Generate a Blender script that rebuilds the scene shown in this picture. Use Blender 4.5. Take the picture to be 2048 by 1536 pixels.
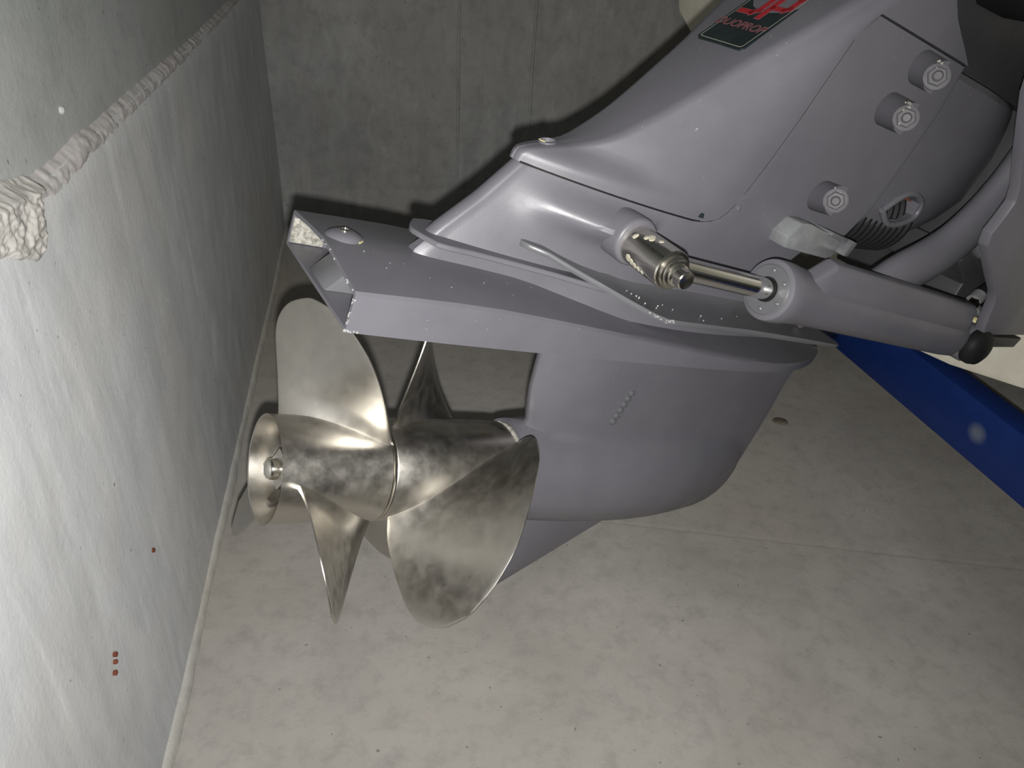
import bpy, bmesh, math, random
from mathutils import Vector, Matrix, noise
random.seed(4)
for o in list(bpy.data.objects): bpy.data.objects.remove(o)
S = bpy.context.scene; COL = S.collection
V = Vector; rad = math.radians; PI = math.pi

# ------------------------------------------------------------ camera, world, light, exposure
cam_d = bpy.data.cameras.new('camera'); cam = bpy.data.objects.new('camera', cam_d); COL.objects.link(cam)
CAMR = Matrix(((0.98764, 0.03897, -0.15185), (-0.14729, 0.56238, -0.81366), (0.05369, 0.82596, 0.56116)))
CAMP = V((0, 0, .98))
cam.matrix_world = Matrix.Translation(CAMP) @ CAMR.to_4x4()
cam_d.sensor_width = 36; cam_d.lens = 1547 / 2048 * 36; cam_d.clip_start = 0.02
S.camera = cam
W = bpy.data.worlds.new('world'); S.world = W; W.use_nodes = True
W.node_tree.nodes['Background'].inputs[0].default_value = (0.95, 1.0, 0.97, 1)
W.node_tree.nodes['Background'].inputs[1].default_value = 0.055
# the phone's flash, a small lamp just beside the lens
fl = bpy.data.lights.new('flash', 'SPOT'); fl.energy = 56; fl.spot_size = rad(135); fl.spot_blend = 1.0; fl.shadow_soft_size = 0.006; fl.color = (1.0, 0.985, 0.96)
flo = bpy.data.objects.new('flash', fl); COL.objects.link(flo)
flo.matrix_world = Matrix.Translation(CAMP + CAMR @ V((0.001, -0.027, 0.0))) @ CAMR.to_4x4()
S.view_settings.view_transform = 'Standard'; S.view_settings.look = 'None'
S.view_settings.gamma = 1; S.view_settings.use_curve_mapping = False
S.view_settings.exposure = 0.0

# ------------------------------------------------------------ materials
def lin(r, g, b):
    f = lambda c: (c/255/12.92) if c/255 <= .04045 else ((c/255+.055)/1.055)**2.4
    return (f(r), f(g), f(b), 1)
class NT:
    def __init__(s, name):
        s.m = bpy.data.materials.new(name); s.m.use_nodes = True; s.t = s.m.node_tree
        s.b = s.t.nodes['Principled BSDF']; s.tc = s.t.nodes.new('ShaderNodeTexCoord')
    def n(s, t, **k):
        x = s.t.nodes.new(t)
        for a, v in k.items(): setattr(x, a, v)
        return x
    def l(s, a, b): s.t.links.new(a, b)
    def mapping(s, scale=(1, 1, 1), loc=(0, 0, 0)):
        mp = s.n('ShaderNodeMapping'); mp.inputs['Scale'].default_value = scale; mp.inputs['Location'].default_value = loc
        s.l(s.tc.outputs['Object'], mp.inputs[0]); return mp.outputs[0]
    def noise(s, scale, detail=4, rough=.6, vec=None, dist=0):
        x = s.n('ShaderNodeTexNoise'); x.inputs['Scale'].default_value = scale; x.inputs['Detail'].default_value = detail
        x.inputs['Roughness'].default_value = rough; x.inputs['Distortion'].default_value = dist
        s.l(vec if vec else s.tc.outputs['Object'], x.inputs['Vector']); return x.outputs[0]
    def ramp(s, fac, stops):
        x = s.n('ShaderNodeValToRGB'); e = x.color_ramp.elements
        while len(e) < len(stops): e.new(.5)
        for i, (p, c) in enumerate(stops):
            e[i].position = p; e[i].color = c if len(c) == 4 else (*c, 1)
        s.l(fac, x.inputs[0]); return x.outputs[0]
    def mix(s, fac, a, b, mode='MIX'):
        x = s.n('ShaderNodeMix', data_type='RGBA', blend_type=mode)
        if isinstance(fac, (int, float)): x.inputs[0].default_value = fac
        else: s.l(fac, x.inputs[0])
        for v, i in ((a, 6), (b, 7)):
            if isinstance(v, tuple): x.inputs[i].default_value = v
            else: s.l(v, x.inputs[i])
        return x.outputs[2]
    def bump(s, h, strength=.2, dist=.002):
        x = s.n('ShaderNodeBump'); x.inputs['Strength'].default_value = strength; x.inputs['Distance'].default_value = dist
        s.l(h, x.inputs['Height']); s.l(x.outputs[0], s.b.inputs['Normal'])
    def set(s, col=None, rough=None, metal=None, spec=None, coat=None):
        if col is not None:
            if isinstance(col, tuple): s.b.inputs['Base Color'].default_value = col
            else: s.l(col, s.b.inputs['Base Color'])
        if rough is not None:
            if isinstance(rough, (int, float)): s.b.inputs['Roughness'].default_value = rough
            else: s.l(rough, s.b.inputs['Roughness'])
        if metal is not None: s.b.inputs['Metallic'].default_value = metal
        if spec is not None: s.b.inputs['Specular IOR Level'].default_value = spec
        if coat is not None: s.b.inputs['Coat Weight'].default_value = coat
        return s.m
g = lambda v: (v, v, v, 1)

def paint(name, c1, c2, rough=.42, dust=.5):
    t = NT(name)
    big = t.noise(9, 3, .6)
    col = t.mix(t.ramp(big, [(.35, g(0)), (.7, g(1))]), c1, c2)
    sp = t.noise(330, 2, .5)
    gate = t.noise(13, 3, .6, t.mapping((1, 1, 1), (3, 1, 2)))
    f = t.mix(1.0, t.ramp(sp, [(.72, g(0)), (.76, g(1))]), t.ramp(gate, [(.5, g(0)), (.68, g(dust))]), 'MULTIPLY')
    col = t.mix(f, col, (.5, .5, .5, 1))
    fine = t.noise(700, 2, .5)
    t.bump(fine, .08, .0006)
    return t.set(col, t.ramp(t.noise(25, 3), [(.3, g(rough-.06)), (.7, g(rough+.08))]), 0, .5)
M = {}
M['paint'] = paint('grey_paint', (.113, .110, .125, 1), (.131, .128, .143, 1), .40)
M['paint_worn'] = paint('worn_grey_paint', (.095, .097, .104, 1), (.125, .125, .133, 1), .33, .9)
M['paint_dark_shade'] = paint('dark_grey_paint_and_shade', (.034, .034, .036, 1), (.046, .045, .047, 1), .5, .2)  # dark parts; also the recess shade behind the fork put into colour
M['paint_matte'] = paint('grey_paint_matte', (.095, .092, .1, 1), (.12, .117, .125, 1), .62, .6)
def steel(name, c, r0, r1, stain=.35):
    t = NT(name)
    n1 = t.noise(14, 5, .65, t.mapping((1, 1, 1)), .6)
    col = t.mix(t.ramp(n1, [(.35, g(0)), (.75, g(stain))]), c, tuple(x*.55 for x in c[:3])+(1,))
    n2 = t.noise(60, 4, .6)
    rr = t.ramp(n2, [(.3, g(r0)), (.7, g(r1))])
    t.bump(t.noise(900, 2, .5), .05, .0004)
    return t.set(col, rr, 1.0)
M['steel'] = steel('satin_stainless', (.50, .477, .435, 1), .28, .42, .2)
M['steel_bright'] = steel('machined_steel', (.78, .75, .68, 1), .14, .24, .15)
M['chrome'] = steel('chrome', (.82, .81, .78, 1), .06, .12, .05)
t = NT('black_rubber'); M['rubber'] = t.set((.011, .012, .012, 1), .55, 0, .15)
t = NT('rust'); M['rust'] = t.set(t.ramp(t.noise(120, 3), [(.3, lin(84, 40, 26)), (.7, lin(120, 66, 44))]), .9)
t = NT('decal_black'); M['decal'] = t.set(t.mix(t.ramp(t.noise(40, 3), [(.4, g(0)), (.7, g(1))]), (.012, .018, .02, 1), (.022, .03, .03, 1)), .35)
t = NT('decal_red'); M['decal_red'] = t.set(lin(150, 36, 44), .45)
t = NT('decal_faded'); M['decal_faded'] = t.set(lin(118, 74, 78), .5)
t = NT('decal_line'); M['decal_line'] = t.set(lin(150, 152, 140), .5)
t = NT('zinc'); M['zinc'] = t.set(t.ramp(t.noise(50, 5, .7), [(.3, (.17, .175, .18, 1)), (.7, (.24, .245, .25, 1))]), .3, .1)
t = NT('chalk'); M['chalk'] = t.set(t.ramp(t.noise(150, 4, .7), [(.4, (.16, .155, .13, 1)), (.6, (.4, .385, .34, 1))]), .8)
t = NT('grease'); M['grease'] = t.set((.55, .5, .26, 1), .35)
t = NT('gelcoat'); M['gelcoat'] = t.set(t.ramp(t.noise(12, 5, .7), [(.3, (.56, .53, .43, 1)), (.7, (.72, .69, .58, 1))]), .35)
t = NT('blue_paint')
bc = t.mix(t.ramp(t.noise(30, 4, .7), [(.45, g(0)), (.8, g(.5))]), (.004, .022, .135, 1), (.008, .04, .2, 1))
gr = t.n('ShaderNodeTexGradient', gradient_type='SPHERICAL'); t.l(t.mapping((45, 45, 45), (2.835, -23.94, -7.95)), gr.inputs[0])   # one rubbed spot on the beam's side
M['blue'] = t.set(t.mix(t.ramp(gr.outputs[1], [(0, g(0)), (.7, g(.75))]), bc, (.16, .19, .23, 1)), .45)
t = NT('yellow_paint_remnant'); M['remnant'] = t.set((.42, .4, .31, 1), .5)

def concrete(name, dark, light, warm, streak=None, scale=1.0, blotch=.5):
    t = NT(name)
    v1 = t.mapping((scale, scale, scale))
    n1 = t.noise(3.2, 8, .62, v1, .4)
    col = t.ramp(n1, [(.3, dark), (.68, light)])
    col = t.mix(t.ramp(t.noise(1.7, 4, .6, t.mapping((1, 1, 1), (5, 2, 1))), [(.42, g(0)), (.7, g(.75))]), col, warm)
    if streak:
        ns = t.noise(9, 6, .65, t.mapping(streak), 1.2)
        col = t.mix(t.ramp(ns, [(.34, g(.4)), (.6, g(0))]), col, tuple(x*.75 for x in dark[:3])+(1,))
        ns = t.noise(13, 4, .6, t.mapping(streak, (4, 4, 4)), .8)
        col = t.mix(t.ramp(ns, [(.58, g(0)), (.75, g(.4))]), col, tuple(min(1, x*1.2) for x in light[:3])+(1,))
    sm = t.noise(24, 6, .7, v1)
    col = t.mix(t.ramp(sm, [(.3, g(blotch)), (.52, g(0))]), col, tuple(x*.6 for x in dark[:3])+(1,))
    pit = t.noise(95, 2, .5)
    col = t.mix(t.ramp(pit, [(.23, g(.6)), (.28, g(0))]), col, (.06, .05, .04, 1))
    lt = t.noise(45, 3, .6, t.mapping((1, 1, 1), (9, 3, 7)))
    col = t.mix(t.ramp(lt, [(.66, g(0)), (.8, g(.3))]), col, tuple(min(1, x*1.2) for x in light[:3])+(1,))
    t.bump(t.noise(130, 6, .7), .25, .0025)
    return t.set(col, .78, 0, .3)
M['wall_l'] = concrete('wall_concrete_smooth', (.56, .575, .595, 1), (.70, .715, .73, 1), (.66, .635, .555, 1), (1, 2.0, .3), 1.0, .15)
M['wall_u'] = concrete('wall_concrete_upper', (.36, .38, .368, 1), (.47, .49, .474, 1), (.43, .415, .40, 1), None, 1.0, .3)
M['lip'] = concrete('joint_concrete', (.44, .425, .41, 1), (.56, .545, .53, 1), (.47, .42, .40, 1), None, 3.0, .3)
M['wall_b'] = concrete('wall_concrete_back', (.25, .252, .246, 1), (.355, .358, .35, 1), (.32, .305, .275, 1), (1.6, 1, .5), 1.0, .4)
M['floor'] = concrete('floor_concrete', (.285, .268, .246, 1), (.38, .36, .332, 1), (.345, .315, .27, 1), None, 1.3, .35)
M['bead'] = concrete('mortar', (.40, .39, .36, 1), (.52, .51, .47, 1), (.47, .44, .385, 1), None, 2.0, .3)
M['spill'] = concrete('spilled_concrete', (.42, .41, .38, 1), (.55, .535, .51, 1), (.48, .45, .40, 1), None, 4.0, .35)

# ------------------------------------------------------------ mesh helpers
def link(name, me, mat, parent=None, sharp=35, smooth=True):
    if mat is not None: me.materials.append(M[mat] if isinstance(mat, str) else mat)
    if smooth:
        for p in me.polygons: p.use_smooth = True
        me.set_sharp_from_angle(angle=rad(sharp))
    o = bpy.data.objects.new(name, me); COL.objects.link(o)
    if parent is not None: o.parent = parent
    return o
class Frame:            # a thing's own origin inside the tilted drive frame
    cur = V((0, 0, 0))
def mk(name, verts, faces, mat, parent=None, sharp=35, bevel=0, smooth=True, segs=2):
    bm = bmesh.new(); vs = [bm.verts.new(V(p) - Frame.cur) for p in verts]
    for f in faces:
        try: bm.faces.new([vs[i] for i in f])
        except ValueError: pass
    bmesh.ops.remove_doubles(bm, verts=bm.verts, dist=1e-5)
    bmesh.ops.recalc_face_normals(bm, faces=bm.faces)
    if bevel:
        ed = [e for e in bm.edges if len(e.link_faces) == 2 and e.calc_face_angle() > rad(28)]
        bmesh.ops.bevel(bm, geom=ed, offset=bevel, segments=segs, affect='EDGES', profile=.5, clamp_overlap=True)
    me = bpy.data.meshes.new(name); bm.to_mesh(me); bm.free()
    return link(name, me, mat, parent, sharp, smooth)
def merge(*gs):
    v, f = [], []
    for a, b in gs:
        k = len(v); v += [tuple(p) for p in a]; f += [[i+k for i in q] for q in b]
    return v, f
def basis(d):
    d = V(d).normalized(); a = V((0, 0, 1)) if abs(d.z) < .9 else V((1, 0, 0))
    x = a.cross(d).normalized(); return x, d.cross(x), d
def lathe(prof, org, axis, n=40, close=True):   # prof [(along, radius)]
    x, y, d = basis(axis); org = V(org); v, f = [], []
    for (s, r) in prof:
        for i in range(n):
            a = 2*PI*i/n; v.append(org + d*s + (x*math.cos(a) + y*math.sin(a))*r)
    for j in range(len(prof)-1):
        for i in range(n):
            f.append([j*n+i, j*n+(i+1) % n, (j+1)*n+(i+1) % n, (j+1)*n+i])
    if close:
        f.append(list(range(n))[::-1]); f.append([(len(prof)-1)*n+i for i in range(n)])
    return v, f
def tube(path, radii, n=14, flat=1.0, up=(0, 1, 0)):
    P = [V(p) for p in path]; m = len(P)
    if not isinstance(radii, (list, tuple)): radii = [radii]*m
    v, f = [], []
    for i, p in enumerate(P):
        d = (P[min(i+1, m-1)] - P[max(i-1, 0)]).normalized()
        x = V(up).cross(d).normalized(); y = d.cross(x)
        for k in range(n):
            a = 2*PI*k/n; v.append(p + x*math.cos(a)*radii[i] + y*math.sin(a)*radii[i]*flat)
    for j in range(m-1):
        for i in range(n):
            f.append([j*n+i, j*n+(i+1) % n, (j+1)*n+(i+1) % n, (j+1)*n+i])
    f.append(list(range(n))[::-1]); f.append([(m-1)*n+i for i in range(n)])
    return v, f
def smooth_path(pts, k=6):
    P = [V(p) for p in pts]; out = []
    for i in range(len(P)-1):
        a, b, c, d = P[max(i-1, 0)], P[i], P[i+1], P[min(i+2, len(P)-1)]
        for j in range(k):
            t_ = j/k
            out.append(.5*((2*b) + (c-a)*t_ + (2*a-5*b+4*c-d)*t_**2 + (3*b-a-3*c+d)*t_**3))
    out.append(P[-1]); return out
def prism(poly, lo, hi, axis=1):     # polygon in the two other axes
    v = []
    for h in (lo, hi):
        for (a, b) in poly:
            v.append({0: (h, a, b), 1: (a, h, b), 2: (a, b, h)}[axis])
    n = len(poly); f = [list(range(n))[::-1], list(range(n, 2*n))]
    f += [[i, (i+1) % n, n+(i+1) % n, n+i] for i in range(n)]
    return v, f
def box(a, b): return prism([(a[0], a[1]), (b[0], a[1]), (b[0], b[1]), (a[0], b[1])], a[2], b[2], 2)
def interp(tab, x, k=1):
    if x <= tab[0][0]: return tab[0][k]
    for p, q in zip(tab, tab[1:]):
        if x <= q[0]:
            t_ = (x-p[0])/(q[0]-p[0]); return p[k] + (q[k]-p[k])*t_
    return tab[-1][k]
def interps(tab, x, k=1):            # smooth (monotone-ish) interpolation
    if x <= tab[0][0]: return tab[0][k]
    if x >= tab[-1][0]: return tab[-1][k]
    for i in range(len(tab)-1):
        p, q = tab[i], tab[i+1]
        if x <= q[0]:
            def sl(j):
                a, b = tab[max(j-1, 0)], tab[min(j+1, len(tab)-1)]
                return (b[k]-a[k])/(b[0]-a[0])
            h = q[0]-p[0]; t_ = (x-p[0])/h
            return ((2*t_**3-3*t_**2+1)*p[k] + (t_**3-2*t_**2+t_)*h*sl(i) + (-2*t_**3+3*t_**2)*q[k] + (t_**3-t_**2)*h*sl(i+1))
def sym_body(rows):
    """rows: [(w, [(u, half_width), ...])] bottom to top, same count in each row; both sides, ends and caps closed"""
    N = len(rows[0][1]); v, f = [], []
    for (w, pts) in rows:
        for (u, h) in pts: v.append((u, -h, w))
        for (u, h) in reversed(pts): v.append((u, h, w))
    n = 2*N
    for j in range(len(rows)-1):
        for i in range(n):
            f.append([j*n+i, j*n+(i+1) % n, (j+1)*n+(i+1) % n, (j+1)*n+i])
    f.append(list(range(n))[::-1]); f.append([(len(rows)-1)*n+i for i in range(n)])
    return v, f
def cut(o, cutters):
    """carve real recesses with closed cutter meshes, then drop the cutters"""
    for c in cutters:
        m = o.modifiers.new('b', 'BOOLEAN'); m.operation = 'DIFFERENCE'; m.solver = 'EXACT'; m.object = c
    bpy.context.view_layer.update()
    ev = o.evaluated_get(bpy.context.evaluated_depsgraph_get())
    me = bpy.data.meshes.new_from_object(ev); o.modifiers.clear(); o.data = me
    for p in me.polygons: p.use_smooth = True
    me.set_sharp_from_angle(angle=rad(35))
    for c in cutters: bpy.data.objects.remove(c)
def tag(o, label=None, cat=None, group=None, kind=None):
    for k, x in (('label', label), ('category', cat), ('group', group), ('kind', kind)):
        if x: o[k] = x
    return o
def thing(name, label, cat, mat4=None):
    o = bpy.data.objects.new(name, None); COL.objects.link(o); o.empty_display_size = .05
    if mat4 is not None: o.matrix_world = mat4
    return tag(o, label, cat)

# ------------------------------------------------------------ the setting
RK = .784
XW, YB = -0.388*RK, 2.92*RK
def frange(a, b, n): return [a + (b-a)*i/(n-1) for i in range(n)]
def nz(x, y, z, s): return noise.noise(V((x*s, y*s, z*s)))
def grid(nu, nv, fn):
    v = [fn(i/(nu-1), j/(nv-1)) for j in range(nv) for i in range(nu)]
    f = [[j*nu+i, j*nu+i+1, (j+1)*nu+i+1, (j+1)*nu+i] for j in range(nv-1) for i in range(nu-1)]
    return v, f
JOINT = [(y*RK, z*RK) for y, z in ((-1, .93), (.75, .935), (.83, .93), (.94, .908), (1.29, .9), (1.9, .885), (2.44, .884), (3, .882))]
fl_o = mk('floor', *box((XW-.3, -1.2, -.12), (3.6, YB+.2, 0)), 'floor', smooth=False); tag(fl_o, kind='structure')
jd = V((.968, -.252, 0)); jn = V((.252, .968, 0)); j0 = V((.2, 1.313, 0))*RK
gv = []
for z in (-.012, .02):
    for s, k in ((0, -1), (3.6, -1), (3.6, 1), (0, 1)): gv.append(tuple(j0 + jd*s + jn*k*.005 + V((0, 0, z))))
gc = mk('g', gv, [[3, 2, 1, 0], [4, 5, 6, 7], [0, 1, 5, 4], [1, 2, 6, 5], [2, 3, 7, 6], [3, 0, 4, 7]], None, smooth=False)
cut(fl_o, [gc])
for p in fl_o.data.polygons: p.use_smooth = False
# left wall: a lower pour slightly proud of an upper pour
def wl(i, j):
    y = -1.2 + (YB+.25+1.2)*i; z = interp(JOINT, y)*j
    x = XW + .002*nz(y, z, 0, 3) + .0008*nz(y, z, 4, 22)
    e = (1-j)*interp(JOINT, y)
    x -= .006*max(0, 1-e/.02)**2
    return (x, y, z)
wall = mk('wall_left', *grid(260, 40, wl), 'wall_l', sharp=60); tag(wall, kind='structure')
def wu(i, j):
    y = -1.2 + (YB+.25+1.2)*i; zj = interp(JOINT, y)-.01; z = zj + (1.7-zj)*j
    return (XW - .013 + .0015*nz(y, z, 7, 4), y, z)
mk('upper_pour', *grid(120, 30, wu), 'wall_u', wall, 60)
def wlip(i, j):        # rough lip of squeezed concrete along the joint
    y = -1.2 + (YB+.25+1.2)*i; zj = interp(JOINT, y)
    big = .9*(.35 + .65*max(0, min(1, (1.7-y)/.95)))
    h0 = zj - (.017 + .014*nz(y, 0, 1, 12) + .010*nz(y, 0, 1, 40) + .006*nz(y, 0, 1, 110))*big - .003
    h1 = zj + (.008 + .005*nz(y, 3, 1, 11))*big + .004
    a = j*PI; z = h0 + (h1-h0)*j
    x = XW - .003 - .014*j**2 + math.sin(a)*(.0034 + .0022*nz(y, z, 2, 28) + .0017*nz(y, z, 2, 90) + .0013*nz(y, z, 2, 220))*big
    return (x, y, z + .0015*nz(y, z, 9, 60))
mk('joint_lip', *grid(1100, 16, wlip), 'lip', wall, 80)
sp = [(y*RK, z*RK) for y, z in ((.70, .952), (.70, .90), (.765, .893), (.79, .884), (.823, .866), (.85, .853), (.873, .847), (.885, .853), (.892, .872), (.905, .893), (.93, .913), (.925, .926), (.88, .936), (.80, .948))]
def inside(y, z):
    c = False
    for i in range(len(sp)):
        (y1, z1), (y2, z2) = sp[i], sp[i-1]
        if (z1 > z) != (z2 > z) and y < (y2-y1)*(z-z1)/(z2-z1)+y1: c = not c
    return c
def edge_dist(y, z):
    m = 9
    for i in range(len(sp)):
        a, b = V(sp[i]), V(sp[i-1]); p = V((y, z)); d = b-a; t_ = max(0, min(1, (p-a).dot(d)/d.dot(d))); m = min(m, (p-a-d*t_).length)
    return m
def spill():
    n = 110; y0, y1, z0, z1 = .53, .75, .65, .76; idx, v, f = {}, [], []
    for j in range(n):
        for i in range(n):
            y, z = y0+(y1-y0)*i/(n-1), z0+(z1-z0)*j/(n-1)
            jy, jz = y+.004*nz(y, z, 1, 60)+.002*nz(y, z, 7, 160), z+.004*nz(y, z, 3, 60)+.002*nz(y, z, 9, 160)
            if not inside(jy, jz): continue
            e = min(1, edge_dist(jy, jz)/.006); h = math.sqrt(e)*(.0085+.004*nz(y, z, 1, 35)+.003*nz(y, z, 5, 90)+.0016*nz(y, z, 5, 220))
            idx[(i, j)] = len(v); v.append((XW-.002+h-.013*max(0, min(1, (z-interp(JOINT, y)+.002)/.008)), y, z))
    for (i, j) in idx:
        if all(q in idx for q in ((i+1, j), (i+1, j+1), (i, j+1))): f.append([idx[(i, j)], idx[(i+1, j)], idx[(i+1, j+1)], idx[(i, j+1)]])
    return v, f
tag(mk('spilled_concrete', *spill(), 'spill', wall, 60), 'rough pale lump of spilled concrete over the joint')
for (y, z, r) in ((.935, .312, .0032), (.727, .329, .003), (.721, .321, .0026), (.711, .311, .003)):
    v, f = lathe([(-.002, r*.9), (.0015, r), (.0025, r*.5)], (XW+.001, y*RK, z*RK), (1, 0, 0), 9)
    mk('rust_spot', v, f, 'rust', wall)
v, f = lathe([(-.002, .004), (.0025, .004), (.004, .002)], (XW-.0125, 1.08*RK, .955*RK), (1, 0, 0), 9); mk('stone_grain', v, f, 'wall_u', wall)
# mortar bead along the foot of the left wall
def bead(i, j):
    y = -1.2 + (YB+1.2)*i; wdt = .011 + .004*nz(y, 0, 3, 5) + .002*nz(y, 1, 3, 25)
    a = j*PI/2
    return (XW - .002 + wdt*math.sin(a)**.8, y, -.002 + (.017+.006*nz(y, 2, 0, 4))*math.cos(a)**1.3 + .002*nz(y, j, 1, 40))
bd = mk('baseboard_left', *grid(420, 8, bead), 'bead', None, 80); tag(bd, kind='structure')
# back wall with two formwork seams and a pour line near the floor
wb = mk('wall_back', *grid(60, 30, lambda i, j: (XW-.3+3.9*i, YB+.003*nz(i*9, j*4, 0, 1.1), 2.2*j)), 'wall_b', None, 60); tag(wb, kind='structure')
def seam(x, z0, z1, seed):
    def fn(i, j):
        z = z0+(z1-z0)*i; a = PI*j; w_ = .0045+.003*nz(seed, z, 0, 6)
        return (x + .004*nz(seed, z, 1, 3) - math.cos(a)*w_, YB+.003-math.sin(a)*(.003+.006*max(0, nz(seed, z, 3, 8)))-.003, z)
    return grid(80, 5, fn)
mk('formwork_seam', *seam(.276*RK, .16, 1.9, 1), 'wall_b', wb, 80); mk('formwork_seam', *seam(.546*RK, .32, 1.9, 5), 'wall_b', wb, 80)
mk('footing_strip', *grid(120, 5, lambda i, j: (XW-.2+3.7*i, YB-.002-.012*math.sin(PI/2*min(1, (1-j)*2)), (.172*RK+.006*nz(i*30, 0, 0, .6))*j)), 'wall_b', wb, 60)

# ------------------------------------------------------------ the stern drive, in its own tilted frame (x forward, y to port, z up)
DR = Matrix(((0.89213, -0.33053, 0.30797), (0.31244, 0.94379, 0.10786), (-0.32631, 0, 0.94526)))
DO = V((-0.14035, 0.66324, 0.42461))
def drive_thing(name, label, cat, base):
    Frame.cur = V(base)
    return thing(name, label, cat, Matrix.Translation(DO + DR @ V(base)) @ DR.to_4x4())
sd = drive_thing('stern_drive', 'grey painted twin-propeller stern drive tilted up behind the boat', 'stern drive', (.42, 0, 0))

# --- gearcase: strut blending into the torpedo
def gearcase():
    REAR = [(-.075, .345), (-.06, .312), (-.03, .303), (0, .302), (.045, .303), (.06, .306), (.072, .318), (.09, .311), (.12, .302), (.17, .295), (.23, .288)]
    FRNT = [(-.078, .56), (-.07, .70), (-.05, .748), (-.03, .764), (0, .772), (.054, .778), (.12, .782), (.17, .782), (.23, .80)]
    WM = [(.3, .0668), (.45, .0765), (.56, .078), (.65, .0738), (.70, .069), (.735, .0575), (.752, .045), (.766, .025), (.772, .008), (.8, .006)]
    def strut(s): return .037*(math.sin(PI*min(1, s*1.0)**.62))**.75 if s < 1 else 0
    rows = []; K = 34
    ws = [-.0775, -.076, -.073, -.069, -.064, -.058, -.05, -.04, -.03, -.02, -.01, 0, .01, .02, .03, .04, .05, .058, .064, .07, .078, .09, .105, .125, .15, .18, .205, .232]
    for w in ws:
        ur, uf = interp(REAR, w), interps(FRNT, w); pts = []
        for i in range(K):
            a = i/(K-1); s = .5-.5*math.cos(PI*a); u = ur+(uf-ur)*s
            x = (u-.30)/.475
            rb = (.0615 + .009*math.sin(PI*min(1, max(0, x)/.8))) if x < .4 else .0705*max(0, 1-((x-.4)/.6)**1.7)**.8
            wm = interps(WM, u); hb = rb*math.sqrt(max(0, 1 - (w/wm)**2))
            h1 = strut(s) if w > -.02 else strut(s)*max(0, 1-(-.02-w)/.045)
            if w > .19: h1 *= 1 + .5*((w-.19)/.042)**2
            h = (hb**3 + h1**3)**(1/3)
            if i == 0: h = max(.004, h if w > -.058 and w < .058 else .004)
            if i == K-1: h = .0008
            pts.append((u, max(h, .0008)))
        rows.append((w, pts))
    return sym_body(rows)
lower = mk('gearcase', *gearcase(), 'paint', sd, 50)
# weld-like dots in a row on the strut
for k in range(6):
    t_ = k/5; c = V((.433-.009*t_, -.0, .145-.044*t_))
    v, f = lathe([(-.004, .005), (0, .005), (.0018, .004), (.0028, .0018)], (c.x, -.0372+.0005, c.z), (0, -1, 0), 12)
    mk('intake_dot', v, f, 'paint_worn', lower)
# --- skeg
def skeg():
    rows = []; K = 12
    for k in range(12):
        t_ = k/11; w = -.05 - .19*t_
        uf = .60 - .262*t_ if t_ < .96 else .335; ur = .325 - .0*t_
        if w < -.05: uf = .545 + (w+.089)*1.33
        uf = max(uf, ur+.02); pts = []
        for i in range(K):
            s = i/(K-1); u = ur+(uf-ur)*s
            pts.append((u, max(.0012, (.011-.006*t_)*math.sin(PI*s)**.7)))
        rows.append((w, pts))
    return sym_body(rows[::-1])
mk('skeg', *skeg(), 'paint', sd, 50)
# --- anti-ventilation plate with down-turned sides and an open pocket at the rear
EDGE = [(0, .1), (.1, .102), (.3, .101), (.42, .099), (.51, .096), (.58, .0905), (.63, .083), (.69, .066), (.73, .05), (.77, .03), (.8, .012), (.812, .003)]
CRS = [(0, .258), (.11, .261), (.16, .26), (.29, .253), (.4, .245), (.49, .238), (.6, .232), (.7, .2285), (.812, .226)]
TOP = [(0, .267), (.1, .272), (.3, .272), (.5, .264), (.65, .25), (.812, .23)]
def plate():
    us = [0, .05, .1, .15, .2, .25, .3, .35, .4, .45, .5, .54, .58, .61, .64, .67, .7, .73, .76, .785, .8, .812]
    v, f = [], []
    fr = [-1, -.97, -.9, -.7, -.45, -.2, 0, .2, .45, .7, .9, .97, 1]
    for u in us:
        a = interps(EDGE, u); c = interps(CRS, u); tp = interps(TOP, u); bot = .22 if u < .6 else .22-.004*(u-.6)/.2
        sec = [(-a, bot)]
        for q in fr:
            drop = .0025*max(0, (abs(q)-.97)/.03); d2 = (c-.0) + (tp-c)*(1-abs(q)**(1.2 if u < .25 else .8))
            sec.append((q*a if abs(q) < 1 else q*a, d2-drop))
        sec.append((a, bot)); sec += [(a*.5, bot), (0, bot), (-a*.5, bot)]
        for (y, z) in sec: v.append((u, y, z))
    n = len(fr)+5
    for j in range(len(us)-1):
        for i in range(n): f.append([j*n+i, j*n+(i+1) % n, (j+1)*n+(i+1) % n, (j+1)*n+i])
    f.append(list(range(n))[::-1]); f.append([(len(us)-1)*n+i for i in range(n)])
    return v, f
pl = mk('ventilation_plate', *plate(), 'paint', sd, 24)
cc = mk('c', *prism([(-.0955, .2235), (-.0955, .2535), (-.05, .2595), (0, .2625), (.05, .2595), (.0955, .2535), (.0955, .2235)], -.02, .07, 0), None, sd)
cut(pl, [cc])
mk('rear_gusset', *prism([(.07, .2236), (.004, .2236), (.03, .2535), (.07, .2615)], -.022, .03, 1), 'paint_worn', pl, 30, .001)
mk('bare_patch', *prism([(.001, .2245), (.001, .251), (.02, .2515), (.034, .243), (.04, .232), (.036, .2245)], .0935, .0962, 1), 'chalk', pl)
v, f = lathe([(-.006, .019), (0, .019), (.003, .0165), (.0055, .011), (.0065, .006)], (.023, .012, .2675), (-.1, 0, 1), 28)
bt = mk('dome_button', v, f, 'paint', pl)
v, f = lathe([(-.002, .005), (.0015, .005), (.002, .0035), (.0006, .003)], (.0225, .012, .2738), (-.1, 0, 1), 12); mk('screw', v, f, 'steel_bright', bt)
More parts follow.
